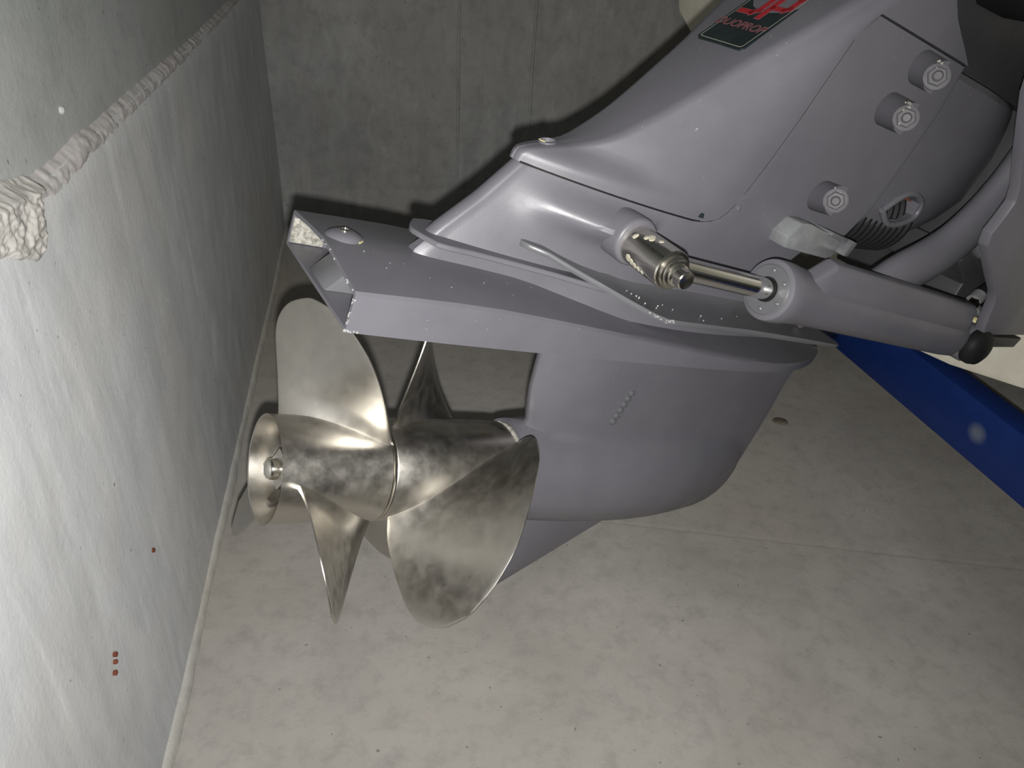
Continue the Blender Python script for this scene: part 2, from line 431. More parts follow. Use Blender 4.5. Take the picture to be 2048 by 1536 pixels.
mk('grease_smear', *tube(smooth_path([(.032, .0), (.037, .004), (.041, .012)] and [(.033, -.003, .2685), (.038, .002, .2687), (.0405, .009, .2688)]), [.0014]*13, 8), 'grease', bt)
def chips(parent, line, n_, spread, r, nrm, mat='chip'):
    gs = []
    for k in range(n_):
        i = random.uniform(0, len(line)-1.001); a, b = V(line[int(i)]), V(line[int(i)+1]); p = a+(b-a)*(i-int(i))
        p += V((random.gauss(0, spread[0]), random.gauss(0, spread[1]), random.gauss(0, spread[2])))
        gs.append(lathe([(-.0012, r*random.uniform(.4, 1.3)), (.0003, r*.8), (.0006, r*.3)], p, nrm, 5))
    return tag(mk('paint_chips', *merge(*gs), mat, parent), kind='stuff')
M['chip'] = NT('bare_alloy').set((.27, .27, .27, 1), .5)
chips(pl, [(-.0005, -.099, .2225), (-.0005, -.0995, .236), (-.0005, -.099, .256)], 13, (0, .0012, .001), .0011, (-1, -.3, 0))
chips(pl, [(.001, -.1003, .2212), (.012, -.1005, .2215)], 9, (.003, 0, .0006), .0013, (0, -1, 0))
chips(pl, [(-.0005, -.095, .2565), (-.0005, -.06, .261), (-.0005, .02, .2655)], 10, (0, .002, .0008), .001, (-1, 0, .5))
chips(pl, [(.03, -.03, .269), (.08, -.05, .2675), (.2, -.06, .2675)], 16, (.01, .012, .0006), .0011, (0, -.1, 1), 'paint_worn')
# --- foot of the leg: raised pad, thin flange lip, then the intermediate housing
def plan_body(tab, levels, front=.62):
    rows = []; K = 30
    for (w, grow, u_off) in levels:
        pts = []
        u0 = tab[0][0]+u_off
        for i in range(K):
            s = (i/(K-1))**1.35; u = u0+(front-u0)*s
            pts.append((u, max(.002, interps(tab, max(tab[0][0], u-u_off*(1-s))) + grow)))
        rows.append((w, pts))
    return sym_body(rows)
PAD = [(.09, .006), (.1, .012), (.15, .02), (.235, .034), (.33, .062), (.45, .07), (.62, .05)]
mk('leg_pad', *plan_body(PAD, [(.255, .003, -.004), (.274, 0, 0), (.288, -.002, .012)]), 'paint', sd, 40)
LIP = [(.083, .004), (.088, .016), (.098, .033), (.14, .041), (.22, .06), (.29, .082), (.31, .074), (.35, .05), (.62, .04)]
mk('flange_lip', *plan_body(LIP, [(.2880, -.001, .001), (.2888, 0, 0), (.2928, 0, 0), (.2936, -.001, .001)]), 'paint', sd, 30)
# --- main housing
UR = [(.29, .096), (.303, .106), (.341, .139), (.387, .172), (.395, .20), (.43, .28), (.5, .36), (.6, .43), (.74, .53)]
TT = [(.29, .056), (.3, .055), (.34, .062), (.385, .073), (.46, .081), (.55, .088), (.65, .095), (.74, .1)]
UF = [(.29, .53), (.34, .545), (.38, .565), (.40, .60), (.414, .622), (.45, .637), (.496, .643), (.577, .649), (.631, .644)]
C0 = [(.384, .164, .011), (.395, .167, .013), (.400, .176, .015), (.408, .198, .019), (.415, .219, .023), (.43, .246, .034), (.46, .281, .043), (.51, .327, .055), (.55, .361, .063), (.6, .405, .08), (.65, .45, .088), (.74, .535, .094)]
SEAM = [(.384, .372), (.387, .386), (.392, .396), (.40, .403), (.417, .411), (.46, .421), (.517, .432), (.6325, .450)]
HELM = [(.633, .645), (.642, .628), (.655, .60), (.672, .565), (.69, .55), (.74, .545)]
def flank(u, w):
    u0, b, T = interps(C0, w, 1), interps(C0, w, 2), interps(TT, w)+.0016
    rc = min(.016, b*.8); ul = u0+.0015+rc*(1-math.cos(7/8*PI/2*.86)); hl = b-rc+rc*math.sin(7/8*PI/2*.86)
    x = min(1, max(0, u-ul)/max(.02, min(.2, interp(SEAM, w)-ul))); return hl+(T-hl)*(1-(1-x)**2)
def main_body():
    rows = []; K = 70
    ws = [.29, .297, .303] + [.308+.0052*k for k in range(15)] + [.386, .395, .405, .414] + [.42+.0075*k for k in range(28)] + [.6305]
    for w in ws:
        ur, T, uf = interp(UR, w), interps(TT, w), interp(UF, w); pts = []
        r0 = .011
        for i in range(K):
            if i < 7:
                a = i/6*PI/2; u = ur + r0*(1-math.cos(a)); h = r0*math.sin(a)
            elif i < K-5:
                s = (i-6)/(K-12); u = ur+r0+(uf-.004-ur-r0)*s
                x = min(1, max(0, u-min(ur, .175)-r0)/.22); h = r0 + (T-r0)*(1-(1-x)**1.9)
            else:
                a = (i-(K-6))/5*PI/2; u = uf-.004+.004*math.sin(a); h = T-.004+.004*math.cos(a)
            if w < .3845:
                e = max(0, min(1, (u-.165)/.125)); e = e*e*(3-2*e)*max(0, min(1, (.325-u)/.035))**.6
                h += .036*e*math.exp(-((w-.352)/.0165)**2)*(1-max(0, (w-.372)/.0125))
            if w > .385 and u < interp(SEAM, w)-.003: h = max(.003, min(h, flank(u, w)-.004))
            pts.append((u, h))
        rows.append((w, pts))
    return sym_body(rows)
mh = mk('main_housing', *main_body(), 'paint', sd, 42)
def pocket_cutter(u0, u1, v_, w, r):
    prof = [(-r + r*(1-math.cos(a)), r*math.sin(a)) for a in (.12, .4, .7, 1.0, 1.3, PI/2)]
    prof = [(u0 + p[0]+r*0, p[1]) for p in prof]
    return lathe(prof + [(u1, r)], (0, v_, w), (1, 0, 0), 36)
POCK = [(.569, .612, -.0915, .6095, .0185), (.556, .604, -.0875, .559, .0185), (.532, .572, -.0785, .449, .0185)]
cts = [mk('c', *pocket_cutter(*p), None, sd) for p in POCK]
cut(mh, cts)
def nut(parent, u, v_, w, r=.0115, mat='paint_worn', axis=(-1, 0, 0)):
    o = V((u, v_, w)); a = V(axis).normalized()
    vv, ff = lathe([(-.004, r), (.006, r), (.0075, r*.86)], o, a, 6)
    vw, fw = lathe([(-.004, r*1.28), (.001, r*1.28), (.0018, r*1.1)], o, a, 24)
    n_ = mk('nut', *merge((vv, ff), (vw, fw)), mat, parent, 25)
    vs, fs = lathe([(0, r*.52), (.012, r*.52), (.0145, r*.36), (.0145, .0005)], o, a, 16)
    mk('stud', vs, fs, mat, n_, 25)
    return n_
def flakes(parent, pts, r0, mat='chalk', nrm=(0, -1, 0)):
    gs = []
    for (p, s) in pts:
        gs.append(lathe([(-.001, r0*s), (.0005, r0*s*.9), (.001, r0*s*.4)], p, nrm, 6))
    return tag(mk('salt_flakes', *merge(*gs), mat, parent), kind='stuff')
NA = (-.8, -.6, 0)
for (u0, u1, v_, w, r) in POCK:
    nut(mh, u1-.004, v_+.002, w, .0112, 'paint_matte', NA)
    pp = []
    for k in range(16):
        a = rad(100+random.uniform(-70, 120)); q = r*random.uniform(.72, .95)
        pp.append(((u1-.0035-abs(random.gauss(0, .006)), v_-math.cos(a)*0+.004+q*.25*math.cos(a), w+q*math.sin(a)*.9), random.uniform(.5, 1.3)))
    flakes(mh, pp, .0016, 'chalk', NA)
# --- bell housing carrying on behind the bolted joint
def bell():
    rows = []; K = 22
    for w, uf, T in [(.402, .68, .02), (.408, .74, .036), (.418, .79, .05), (.43, .82, .061), (.445, .85, .069), (.465, .88, .0755), (.5, .92, .0805), (.56, .93, .0865), (.60, .92, .089), (.618, .91, .09), (.626, .91, .084), (.629, .91, .06)]:
        pts = []
        for i in range(K):
            s = i/(K-1); u = .622+(uf-.622)*s; x = max(0, (u-.70)/(uf-.70+1e-6))
            pts.append((u, max(.006, T*(1-.75*x**2.2))))
        rows.append((w, pts))
    return sym_body(rows)
bh = mk('bell_housing', *bell(), 'paint', sd, 45)
hc = mk('c', *prism([(.664, .458), (.69, .478), (.712, .484), (.733, .478), (.737, .462), (.715, .45), (.69, .447)], -.14, -.02, 1), None, sd)
cut(bh, [hc])
mk('hole_rim', *tube(smooth_path([(.664, -.0765, .456), (.69, -.077, .481), (.714, -.077, .487), (.738, -.074, .479), (.741, -.073, .46), (.715, -.0745, .446), (.688, -.0755, .443), (.664, -.0765, .456)], 5), .0042, 8), 'paint', bh, 60)
mk('rubber_edge', *prism([(.69, .4755), (.712, .4825), (.73, .4765)], -.066, -.058, 1), 'rust', bh)
def bellows():
    prof = []
    for k in range(13):
        prof += [(k*.0125, .047), (k*.0125+.004, .055), (k*.0125+.008, .055)]
    return lathe(prof, (.60, -.012, .434), (1, 0, .1), 40)
mk('bellows', *bellows(), 'rubber', sd, 60)
# --- rear cover with the sloping face that carries the decal
def cover():
    rows = []; K, K2 = 28, 8
    for w in [.384, .386, .389, .392, .396, .400, .404, .408, .4115, .415, .422, .43, .44, .45, .46, .475, .49, .51, .53, .55, .575, .6, .625, .6325, .633, .638, .645, .655, .665, .68, .7, .74]:
        u0, b, T = interps(C0, w, 1), interps(C0, w, 2), interps(TT, w)+.0016
        us = interp(SEAM, w); ue = us if w < .6328 else interp(HELM, w)
        us = max(us, u0+.03); ue = max(ue, us); rc = min(.016, b*.8); pts = []
        for i in range(K):
            if i < 4: pts.append((u0+.0015*(i/3)**2, (b-rc)*i/3))
            elif i < 11:
                a = (i-3)/8*PI/2*.86; pts.append((u0+.0015+rc*(1-math.cos(a)), b-rc+rc*math.sin(a)))
            else:
                ul = u0+.0015+rc*(1-math.cos(7/8*PI/2*.86)); hl = b-rc+rc*math.sin(7/8*PI/2*.86)
                s = (i-10)/(K-11); u = ul+(us-ul)*s; x = min(1, (u-ul)/min(.2, us-ul))
                pts.append((u, max(hl, hl+(T-hl)*(1-(1-x)**2))))
        hl = pts[-1][1]
        for i in range(1, K2+1):
            q = i/K2; pts.append((us+(ue-us)*q + i*.00002, hl+(max(T, hl)-hl)*q - (.006*max(0, q-.6)**2 if ue > us+.01 else 0)))
        pts.append((pts[-1][0]+.0003, pts[-1][1]-.006))
        rows.append((w, pts))
    return sym_body(rows)
cv = mk('rear_cover', *cover(), 'paint', sd, 33)
for s_ in (-1, 1):
    pth = [(u, s_*(flank(u, .385)-.0004), .3836) for u in frange(.17, .362, 14)] + [(interp(SEAM, w)+.0006, s_*(flank(interp(SEAM, w), w)-.0012), w) for w in (.385, .388, .393, .4, .41, .43, .46, .49, .52, .55, .58, .61, .6325)]
    mk('seam_shade_line', *tube(pth, .0011, 6), 'rubber', cv)  # black strip standing for the shade in the seam gap
v, f = lathe([(-.02, .0088), (.02, .0088)], (.2, 0, .409), (-.3, 0, 1), 28)
c1 = mk('c', v, f, None, sd); cut(cv, [c1])
v, f = lathe([(-.014, .0068), (-.006, .0068), (-.0045, .005), (-.007, .0035)], (.2, 0, .409), (-.3, 0, 1), 20)
mk('cover_bolt', v, f, 'zinc', cv)
v, f = lathe([(-.006, .0098), (.0008, .0098), (.0012, .0088), (-.006, .0084)], (.2, 0, .4086), (-.3, 0, 1), 28, False); mk('bolt_collar', v, f, 'paint', cv)
mk('grease_smear', *tube([(.2-.007, .004, .4075), (.2-.0078, 0, .4072), (.2-.006, -.005, .408)], .0012, 8), 'grease', cv)
mk('plug', *lathe([(-.002, .0032), (.0004, .0032), (.0012, .002)], (.418, -.0768, .409), (0, -1, 0), 14), 'paint', mh)
mk('paint_chip', *prism([(.366, .3885), (.3735, .3885), (.3725, .393), (.369, .394), (.3665, .392)], -.0765, -.0755, 1), 'decal', cv)
# decal plate: x to starboard, y up the slope
fx, fy = V((0, -1, 0)), V((.083, 0, .09)).normalized(); fn = fx.cross(fy).normalized()
DC = V((.3435, 0, .53)) + fn*.0022
def on_face(poly, h): return [DC + fx*a + fy*b + fn*h for (a, b) in poly]
def slab(poly, h0, h1):
    n = len(poly); v = on_face(poly, h0)+on_face(poly, h1)
    return v, [list(range(n))[::-1], list(range(n, 2*n))]+[[i, (i+1) % n, n+(i+1) % n, n+i] for i in range(n)]
def rrect(x0, y0, x1, y1, r, sk=0):
    out = []
    for (cx, cy, a0) in ((x1-r, y1-r, 0), (x0+r, y1-r, 90), (x0+r, y0+r, 180), (x1-r, y0+r, 270)):
        for k in range(5): a = rad(a0+k*22.5); out.append((cx+r*math.cos(a), cy+r*math.sin(a)))
    return out
dy0 = .031
dcl = mk('decal_plate', *slab(rrect(-.038, dy0, .035, dy0+.16, .006), -.003, .0), 'decal', cv, 30); tag(dcl, 'black decal with red lettering')
ring = rrect(-.035, dy0+.003, .032, dy0+.157, .004); rin = rrect(-.034, dy0+.004, .031, dy0+.156, .0035); n = len(ring)
v = on_face(ring, .0004)+on_face(rin, .0004); mk('decal_border', v, [[i, (i+1) % n, n+(i+1) % n, n+i] for i in range(n)], 'decal_line', dcl, smooth=False)
def lettering(name, txt, x, y, size, mat, h, shear=0, sx=1, off=0):
    cu = bpy.data.curves.new('t', 'FONT'); cu.body = txt; cu.size = size; cu.align_x = 'CENTER'; cu.shear = shear; cu.offset = off; cu.extrude = .0001
    to = bpy.data.objects.new('t', cu); COL.objects.link(to); bpy.context.view_layer.update()
    me = bpy.data.meshes.new_from_object(to.evaluated_get(bpy.context.evaluated_depsgraph_get())); bpy.data.objects.remove(to)
    for p in me.vertices:
        q = p.co; p.co = DC + fx*(x+q.x*sx) + fy*(y+q.y) + fn*(h+q.z) - Frame.cur
    me.materials.clear()
    return link(name, me, mat, dcl, smooth=False)
lettering('decal_word', 'DUOPROP', -.005, dy0+.029, .0165, 'decal_faded', .0005, .15, .92, .00015)
def strokes(pl_, w_, h):                                   # wide-stroke letter shapes
    gs = []
    for (a, b) in zip(pl_, pl_[1:]):
        d = V((b[0]-a[0], b[1]-a[1])).normalized(); nn = V((-d.y, d.x))*w_/2; a2 = V(a)-d*w_/2; b2 = V(b)+d*w_/2
        gs.append(slab([tuple(a2-nn), tuple(b2-nn), tuple(b2+nn), tuple(a2+nn)], h, h+.0002))
    return merge(*gs)
y0 = dy0+.056
Dp = [(-.028, y0), (-.012, y0), (-.0065, y0+.006), (-.0065, y0+.034), (-.012, y0+.04), (-.028, y0+.04)]
Pp = [(.004, y0-.004), (.004, y0+.04), (.022, y0+.04), (.026, y0+.035), (.026, y0+.018), (.022, y0+.014), (.0065, y0+.014)]
for (q, w_, mt, h) in ((Dp, .0085, 'decal_faded', .0004), (Dp, .0066, 'decal_red', .0007), (Pp, .0085, 'decal_faded', .0005), (Pp, .0066, 'decal_red', .0008)):
    mk('decal_letter', *strokes(q, w_, h), mt, dcl, smooth=False)
# --- splash fins on both sides
FIN = [(.188, .036, .313), (.193, .045, .313), (.212, .055, .3118), (.238, .07, .3055), (.259, .082, .301), (.298, .105, .293), (.325, .118, .2878), (.342, .1235, .2857), (.36, .124, .2856), (.42, .122, .286), (.48, .12, .2865), (.576, .12, .286), (.652, .121, .285), (.663, .119, .285), (.668, .112, .285), (.672, .09, .2855), (.675, .06, .287), (.675, .03, .288)]
def fin(s_):
    v, f = [], []
    for (u, o, w) in FIN:
        q = max(0, min(1, (u-.24)/.12)); q = q*q*(3-2*q); ui = min(u, .655); th = .0062 if u < .6 else .0045
        sec = [(u, o-.0012, w), (u, o, w-.0015), (u, o, w-th+.0015), (u, o-.0012, w-th), (ui, .012, w-th), (ui, .012, w+.004+.03*q), (ui, min(o*.5, .046), w+.003+.017*q), (ui, min(o*.6, .058), w+.002+.0075*q), (ui+(u-ui)*.5, min(o*.8, .08), w+.0008+.002*q)]
        v += [(a_, b_*s_, c_) for a_, b_, c_ in sec]
    n_ = 9
    for j in range(len(FIN)-1):
        for i in range(n_): f.append([j*n_+i, j*n_+(i+1) % n_, (j+1)*n_+(i+1) % n_, (j+1)*n_+i])
    f.append(list(range(n_))[::-1]); f.append([(len(FIN)-1)*n_+i for i in range(n_)]); return v, f
fo = [mk('splash_fin', *fin(s), 'paint_worn', sd, 40) for s in (-1, 1)]
chips(fo[0], [(.318, -.1165, .287), (.338, -.1235, .284), (.35, -.1245, .2835)], 16, (.002, .0002, .0008), .0013, (0, -1, .3))
chips(fo[0], [(.30, -.085, .2955), (.36, -.10, .2885), (.5, -.095, .2885)], 14, (.01, .01, .0004), .0010, (0, 0, 1))
# pivot boss, faired into the flank
v, f = lathe([(0, .0262), (.0435, .0262), (.0462, .0255), (.0478, .0238), (.0482, .0225)], (.2868, -.0413, .3505), (0, -1, -.02), 40)
mk('pivot_boss', v, f, 'paint', sd, 45)
# --- zinc block
AN = [(.493, .384), (.489, .397), (.499, .4165), (.517, .4185), (.578, .411), (.586, .396), (.58, .384)]
mk('zinc_block', *prism(AN, -.1, -.07, 1), 'zinc', sd, 30, .0022)
mk('block_lug', *merge(prism([(.582, .395), (.592, .395), (.597, .414), (.587, .415)], -.113, -.06, 1), prism([(.553, .412), (.59, .408), (.59, .414), (.553, .4175)], -.106, -.06, 1)), 'paint_worn', sd, 30, .0015)
# --- propellers
REARB = dict(sl=rad(700), uc=.075, ac=rad(-8), rk=.24, tab=[(.052, -41, 36), (.069, -38.3, 32.8), (.09, -35.7, 29.1), (.11, -33.6, 25.4), (.132, -31.8, 20.4), (.152, -30, 14.4), (.165, -27.8, 8.5), (.175, -24.6, 3), (.182, -20.8, -2.2), (.186, -16.2, -7), (.188, -13, -10)])
FRTB = dict(sl=-rad(610), uc=.2, ac=rad(82), rk=-.02, tab=[(.052, 38.5, -54), (.085, 41.4, -52), (.108, 41.1, -48.5), (.125, 40.6, -44), (.137, 40, -39.3), (.154, 38.9, -31.7), (.167, 37.8, -22.2), (.18, 35.8, -12.7), (.192, 32.2, -4), (.198, 29.4, 3.2), (.203, 25.5, 10), (.206, 20.5, 16.4)])
def blade(B, k):
    tab = B['tab']; r0, r1 = tab[0][0], tab[-1][0]; NR, NC = 26, 21
    def pt(r, s):
        a, b = interps(tab, r, 1), interps(tab, r, 2); da = rad(a+(b-a)*s)
        al = B['ac']+da+k*2*PI/3; u = B['uc']+da/B['sl']-B['rk']*(r-.06)
        return V((u, -r*math.sin(al), r*math.cos(al)))
    mid, top, bot = [], [], []
    for j in range(NR):
        q = j/(NR-1); r = r0+(r1-r0)*(math.sin(q*PI/2)**.9)
        for i in range(NC):
            s = .5-.5*math.cos(PI*i/(NC-1)); p = pt(r, s); e = 1e-3
            du = pt(r, min(1, s+e))-pt(r, max(0, s-e)); dr = pt(min(r1, r+e), s)-pt(max(r0, r-e), s)
            nn = du.cross(dr); nn = nn.normalized() if nn.length > 1e-12 else V((1, 0, 0))
            x = (r-r0)/(r1-r0); th = .0052*(1-x)+.0016*x
            th += .010*math.exp(-((r-.058)/.006)) if r > .05 else 0
            pr = .22+.78*(1-(2*s-1)**2)**.7
            th = min(th, .011)*pr
            top.append(p+nn*th); bot.append(p-nn*th)
    v = top+bot; o = NR*NC; f = []
    for j in range(NR-1):
        for i in range(NC-1):
            a = j*NC+i; f.append([a, a+1, a+NC+1, a+NC]); f.append([o+a+NC, o+a+NC+1, o+a+1, o+a])
        for i in (0, NC-1):
            a = j*NC+i; f.append([a, a+NC, o+a+NC, o+a])
    for j in (0, NR-1):
        for i in range(NC-1):
            a = j*NC+i; f.append([a, a+1, o+a+1, o+a])
    return v, f
def prop(prof, B, label, mat='steel'):
    v, f = lathe(prof, (0, 0, 0), (1, 0, 0), 72, False)
    n_ = len(prof)
    f += [[(n_-1)*72+i, (n_-1)*72+(i+1) % 72, (i+1) % 72, i] for i in range(72)]
    h = tag(mk('propeller', v, f, mat, sd, 32), label)
    for k in range(3): mk('blade', *blade(B, k), mat, h, 50)
    return h
rp = prop([(0, .0598), (.004, .0597), (.06, .0592), (.118, .0598), (.1235, .0605), (.1245, .059), (.1245, .03), (.055, .03), (.055, .054), (.001, .0585)], REARB, 'rear three-bladed stainless propeller')
v, f = lathe([(.045, .0545), (.052, .0545)], (0, 0, 0), (1, 0, 0), 48); mk('hub_web', v, f, 'steel', rp)
for k in range(4):
    a = rad(30+90*k)
    d = V((0, math.sin(a), math.cos(a))); s_ = V((0, math.cos(a), -math.sin(a))); vv = []
    for x in (.022, .05):
        for q in (.018, .056):
            for e in (-.004, .004): vv.append(V((x, 0, 0))+d*q+s_*e)
    mk('hub_spoke', vv, [[0, 1, 3, 2], [4, 6, 7, 5], [0, 4, 5, 1], [2, 3, 7, 6], [0, 2, 6, 4], [1, 5, 7, 3]], 'steel', rp, bevel=.001)
v, f = lathe([(.014, .0205), (.0155, .0225), (.03, .0225), (.031, .028), (.036, .028), (.05, .024)], (0, 0, 0), (1, 0, 0), 6); pn = mk('shaft_nut', v, f, 'steel_bright', rp, 25)
v, f = lathe([(.000, .001), (.0005, .006), (.003, .0100), (.007, .0118), (.02, .0118)], (0, 0, 0), (1, 0, 0), 32); mk('shaft_end', v, f, 'steel_bright', pn, 50)
fp = prop([(.129, .0575), (.1295, .0595), (.131, .0603), (.2, .0607), (.27, .0615), (.293, .061), (.2965, .059), (.2965, .04), (.129, .04)], FRTB, 'front three-bladed stainless propeller')
v, f = lathe([(.1255, .0585), (.1265, .0602), (.1275, .0602), (.128, .0585)], (0, 0, 0), (1, 0, 0), 64); mk('spacer_ring', v, f, 'steel_bright', sd, 30)
v, f = lathe([(.2965, .056), (.298, .0615), (.301, .0615), (.304, .058)], (0, 0, 0), (1, 0, 0), 64); mk('seal_ring', v, f, 'chalk', sd, 30)

# ------------------------------------------------------------ trim cylinder (its own thing: pinned between drive and bracket)
tc = drive_thing('trim_cylinder', 'grey hydraulic trim cylinder with polished rod and chrome pivot pin', 'trim cylinder', (.6, -.125, .343))
v, f = lathe([(-.1, .0195), (-.099, .0205), (-.1375, .0205), (-.139, .0198)][1:], (.288, 0, .349), (0, 1, .06), 40)
pin = mk('pivot_pin', *lathe([(.086, .0198), (.087, .0207), (.1485, .0207), (.1502, .0198), (.1508, .0165), (.154, .0165), (.1546, .0145), (.1575, .0143), (.1582, .0115), (.161, .0113), (.162, .0098), (.171, .0094), (.1722, .0085), (.1705, .001)], (.287, 0, .3505), (0, -1, -.03), 44), 'steel_bright', tc, 25)
mk('paint_remnant', *merge(*[lathe([(-.001, .003*s), (.0006, .0027*s), (.001, .001)], (.287+.0203*math.sin(a), -y, .3505-.03*y+.0203*math.cos(a)), (math.sin(a), 0, math.cos(a)), 9) for (a, y, s) in ((-.6, .118, 1.2), (-.5, .115, 1.4), (-.72, .112, 1.0), (-.35, .127, 1), (-2.1, .104, 1.5), (-2.2, .109, 1.4), (-2.3, .114, 1.3), (-2.35, .12, 1.1), (-2.4, .126, .9), (-.9, .101, .8), (-1.0, .1, 1))]), 'remnant', pin)
AX = V((.56, -.006, -.012)).normalized(); RO = V((.30, -.1255, .344))
mk('rod', *lathe([(.0, .0122), (.20, .0122)], RO, AX, 32), 'chrome', tc)
CO = RO + AX*.163
cb = mk('cylinder_body', *lathe([(0, .031), (.0015, .0345), (.004, .0357), (.022, .0357), (.04, .0335), (.07, .0318), (.40, .0318), (.43, .03), (.446, .022), (.45, .012)], CO, AX, 44), 'paint', tc, 40)
v, f = lathe([(-.0012, .0135), (-.0016, .015), (-.0016, .028), (-.0004, .0292), (.004, .0292), (.004, .0135)], CO, AX, 44, False); gl = mk('gland', v, f, 'paint_worn', tc, 30)
mk('wiper_seal', *lathe([(-.004, .0125), (-.004, .0142), (.004, .0142)], CO, AX, 32, False), 'rubber', tc)
x_, y_, _ = basis(AX)
for k in range(6):
    a = rad(20+60*k); p = CO + (x_*math.cos(a)+y_*math.sin(a))*.0225
    mk('pin_hole', *lathe([(0, .0028), (.0022, .0028), (.003, .0018)], p, -AX, 12), 'paint_worn', gl)
# flat-sided fluid gallery along the upper side
def gallery():
    v, f = [], []
    st = [(.012, .42), (.03, .5), (.05, .74), (.066, 1.0), (.2, 1.0), (.3, 1.0), (.395, 1.0), (.4, .97)]
    up = V((0, -.12, 1)).normalized(); sd_ = V((0, -1, -.12)).normalized()
    prof = [(.0, -.012), (.0265, .012), (.0245, .028), (.018, .050), (.014, .054), (-.001, .054), (-.006, .048), (-.008, 0)]
    for (s, q) in st:
        for (a, b) in prof: v.append(CO + AX*s + sd_*a*(.9+.1*q) + up*(b*q - (1-q)*.012))
    n_ = len(prof)
    for j in range(len(st)-1):
        for i in range(n_): f.append([j*n_+i, j*n_+(i+1) % n_, (j+1)*n_+(i+1) % n_, (j+1)*n_+i])
    f.append(list(range(n_))[::-1]); f.append([(len(st)-1)*n_+i for i in range(n_)]); return v, f
mk('fluid_gallery', *gallery(), 'paint', tc, 40, .002)
EP = CO + AX*.425
mk('end_eye', *lathe([(-.028, .026), (-.026, .028), (.026, .028), (.028, .026)], EP + V((.006, 0, 0)), (0, 1, 0), 32), 'paint', tc, 40)
mk('rubber_cap', *lathe([(.022, .0235), (.026, .0265), (.036, .0268), (.044, .0235), (.048, .016), (.05, .004)], EP + V((.008, 0, 0)), (0, -1, 0), 36), 'rubber', tc, 50)
mk('fitting', *merge(lathe([(0, .009), (.02, .009)], (.905, -.122, .374), (.8, .2, .5), 6), lathe([(.02, .0065), (.036, .0075)], (.905, -.122, .374), (.8, .2, .5), 14)), 'steel_bright', tc, 25)
mk('fitting', *merge(lathe([(0, .0085), (.018, .0085)], (.925, -.118, .362), (1, .1, .1), 6), lathe([(.018, .006), (.03, .007)], (.925, -.118, .362), (1, .1, .1), 14)), 'zinc', tc, 25)
mk('brass_ring', *lathe([(0, .0075), (.004, .0085), (.008, .0075)], (.905, -.135, .357), (.3, -.9, .2), 18), 'grease', tc)

# ------------------------------------------------------------ transom bracket: fork, side plate, shield
br = drive_thing('transom_bracket', 'grey steering fork and side plate holding the drive to the transom', 'bracket', (.95, 0, .35))
pth = smooth_path([(.90, -.105, .70), (.87, -.105, .61), (.842, -.105, .518), (.797, -.105, .443), (.724, -.105, .387), (.655, -.10, .335), (.60, -.09, .30)], 6)
mk('steering_fork', *tube(pth, [.044, .044, .043, .042, .041, .04, .039, .038, .037, .036, .035, .034, .034, .033, .033, .033, .033, .033, .033, .033, .033, .033, .033, .033, .033, .032, .03, .028, .026, .024, .022, .02, .018, .016, .015, .014, .013], 22, .62), 'paint', br, 60)
SH = [(.62, .70), (.66, .623), (.715, .568), (.751, .535), (.760, .52), (.757, .498), (.752, .478), (.760, .462), (.808, .433), (.851, .41), (.863, .397), (.871, .375), (.884, .351), (1.03, .366), (.93, .70)]
mk('side_plate', *prism(SH, -.17, -.155, 1), 'paint', br, 40, .002)
mk('lower_flange', *prism([(.905, .340), (.922, .332), (1.005, .340), (1.012, .356), (.90, .348)], -.165, -.13, 1), 'paint_dark_shade', br, 40, .002)
mk('flange_bolt', *lathe([(0, .006), (.012, .006)], (.900, -.162, .338), (-.2, -.9, -.2), 6), 'paint', br, 25)
mk('cross_member', *merge(box((.86, -.085, .40), (1.0, .13, .445)), box((.93, -.085, .345), (1.03, .13, .40))), 'paint_dark_shade', br, 40, .004)
mk('inner_shell', *prism([(.88, .42), (1.0, .36), (1.04, .40), (.93, .74), (.90, .74), (.885, .62)], -.09, .1, 1), 'paint_dark_shade', br, 40, .01)  # dark colour carries the shade behind the fork
mk('pivot_pad', *lathe([(0, .012), (.012, .016), (.03, .018)], (.884, -.115, .452), (.6, .6, .1), 20), 'zinc', br)
# pieces under the top of the drive, recess shade put into their dark colour
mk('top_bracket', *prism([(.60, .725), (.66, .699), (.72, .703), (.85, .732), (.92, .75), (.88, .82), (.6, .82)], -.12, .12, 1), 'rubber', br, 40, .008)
mk('recess_shell', *prism([(.57, .70), (.585, .66), (.63, .645), (.72, .63), (.93, .63), (.93, .72), (.9, .80), (.58, .80)], -.055, .09, 1), 'paint_dark_shade', br, 40, .006)
mk('bracket_edge', *tube([(.665, -.122, .705), (.72, -.122, .7075), (.80, -.122, .723)], .0022, 8), 'zinc', br)
h1 = drive_thing('hydraulic_hose', 'black hydraulic hose curving up from the trim cylinder end', 'hose', (.93, -.11, .39))
mk('hose_sleeve', *tube(smooth_path([(.922, -.116, .386), (.94, -.112, .40), (.965, -.108, .409), (1.0, -.1, .41), (1.03, -.09, .405)]), .0095, 12), 'rubber', h1)
mk('hose_end', *lathe([(0, .0105), (.016, .0105)], (.918, -.117, .382), (.7, .15, .6), 16), 'zinc', h1)
h2 = drive_thing('hydraulic_hose', 'black hydraulic hose running straight forward below the curved one', 'hose', (.95, -.11, .37))
mk('hose_sleeve', *tube(smooth_path([(.945, -.115, .366), (.965, -.112, .373), (.99, -.108, .378), (1.03, -.1, .378)]), .0095, 12), 'rubber', h2)
mk('hose_end', *lathe([(0, .0105), (.014, .0105)], (.94, -.1155, .364), (.9, .1, .25), 16), 'zinc', h2)
Frame.cur = V((0, 0, 0))

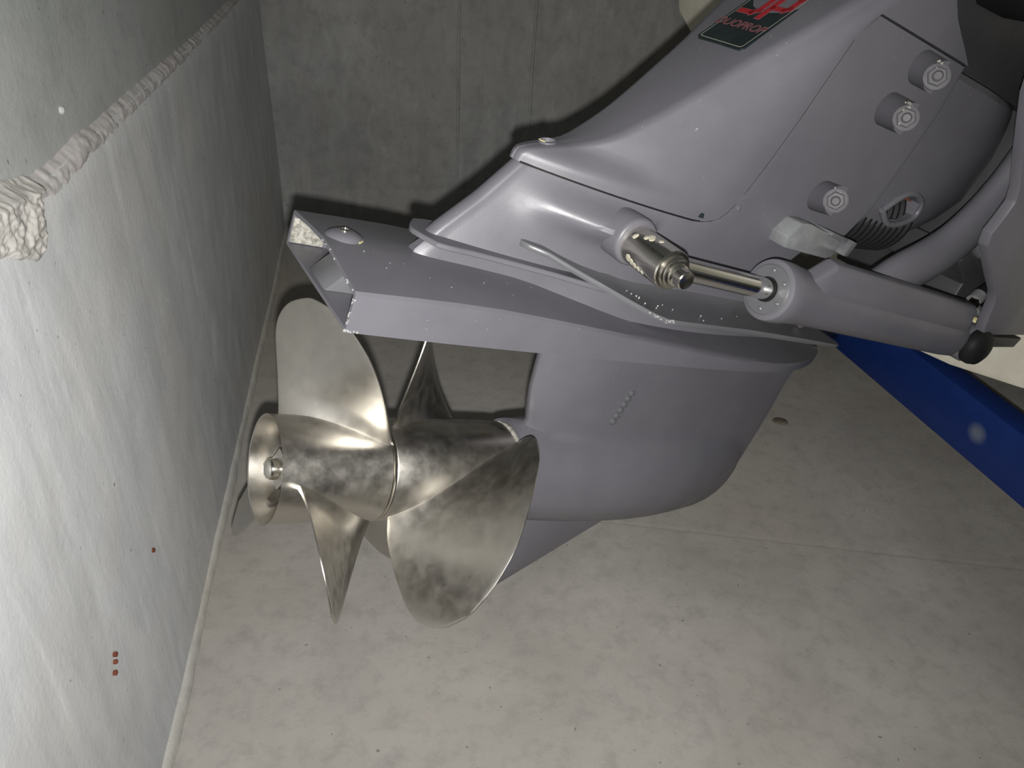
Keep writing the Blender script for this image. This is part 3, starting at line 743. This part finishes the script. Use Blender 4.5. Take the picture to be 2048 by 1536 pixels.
# ------------------------------------------------------------ boat hull (level), cradle, floor spot
HD, LT = V((.9439, .3305, 0)), V((-.3305, .9439, 0)); HL = DO.dot(LT)
HALF = [(0, .302), (.06, .308), (.18, .335), (.4, .465), (.80, .722), (.86, .9), (.88, 1.4)]
def hull():
    sec = [(-a, z) for a, z in reversed(HALF)] + HALF[1:]; v, f = [], []
    for (d, lift, nar) in ((1.2, 0, 1), (1.5, 0, 1), (1.75, 0, 1), (1.9, 0, 1)):
        for (a, z) in sec: v.append(HD*d + LT*(HL+a*nar) + V((0, 0, z+lift)))
    n_ = len(sec)
    for j in range(3):
        for i in range(n_-1): f.append([j*n_+i, j*n_+i+1, (j+1)*n_+i+1, (j+1)*n_+i])
        f.append([j*n_+n_-1, j*n_, (j+1)*n_, (j+1)*n_+n_-1])
    f.append(list(range(n_))[::-1]); f.append([3*n_+i for i in range(n_)]); return v, f
v, f = hull(); base = HD*1.2+LT*HL+V((0, 0, .302))
ho = mk('boat_hull', [V(p)-base for p in v], f, 'gelcoat', None, 30, .012); ho.location = base
tag(ho, 'cream boat hull bottom at the right edge behind the drive', 'boat hull')
cr = thing('boat_cradle', 'blue painted steel cradle beam running under the boat', 'cradle', Matrix.Translation(V((1.09, .42, 0))))
bd_ = V((.128, -.9918, 0)).normalized(); bs_ = V((.9918, .128, 0)); B0 = V((.986, 1.262, 0)) - V((1.09, .42, 0))
def beam(s0, s1, w0, w1, z0, z1):
    vv = []
    for z in (z0, z1):
        for s, w_ in ((s0, w0), (s1, w0), (s1, w1), (s0, w1)): vv.append(B0+bd_*s+bs_*w_+V((0, 0, z)))
    return vv, [[3, 2, 1, 0], [4, 5, 6, 7], [0, 1, 5, 4], [1, 2, 6, 5], [2, 3, 7, 6], [3, 0, 4, 7]]
mk('crossbeam', *beam(-.17, 1.0, 0, .055, .118, .23), 'blue', cr, 30, .004)
mk('end_cap', *beam(-.235, -.167, -.02, .055, .085, .233), 'gelcoat', cr, 30, .003)
mk('post', *beam(.8, .87, .005, .05, .01, .119), 'blue', cr, 30, .003)
mk('foot_plate', *beam(.74, .93, -.05, .11, 0, .011), 'blue', cr, 30, .002)
v, f = lathe([(0, .0135), (.002, .0128), (.003, .008)], (0, 0, 0), (0, 0, 1), 18)
v = [V((p.x*1.25, p.y*.95, p.z)) for p in v]
t = NT('brown_stain'); M['floor_spot'] = t.set(t.ramp(t.noise(60, 3), [(.3, (.09, .075, .05, 1)), (.7, (.16, .14, .1, 1))]), .8)
pb = mk('floor_stain', v, f, 'floor_spot', None, 60); pb.location = (1.056*RK, 1.578*RK, 0); pb.rotation_euler.z = -.3  # brown floor stain, built as a thin flat disc
tag(pb, 'small brown stain on the concrete floor', 'floor_stain')
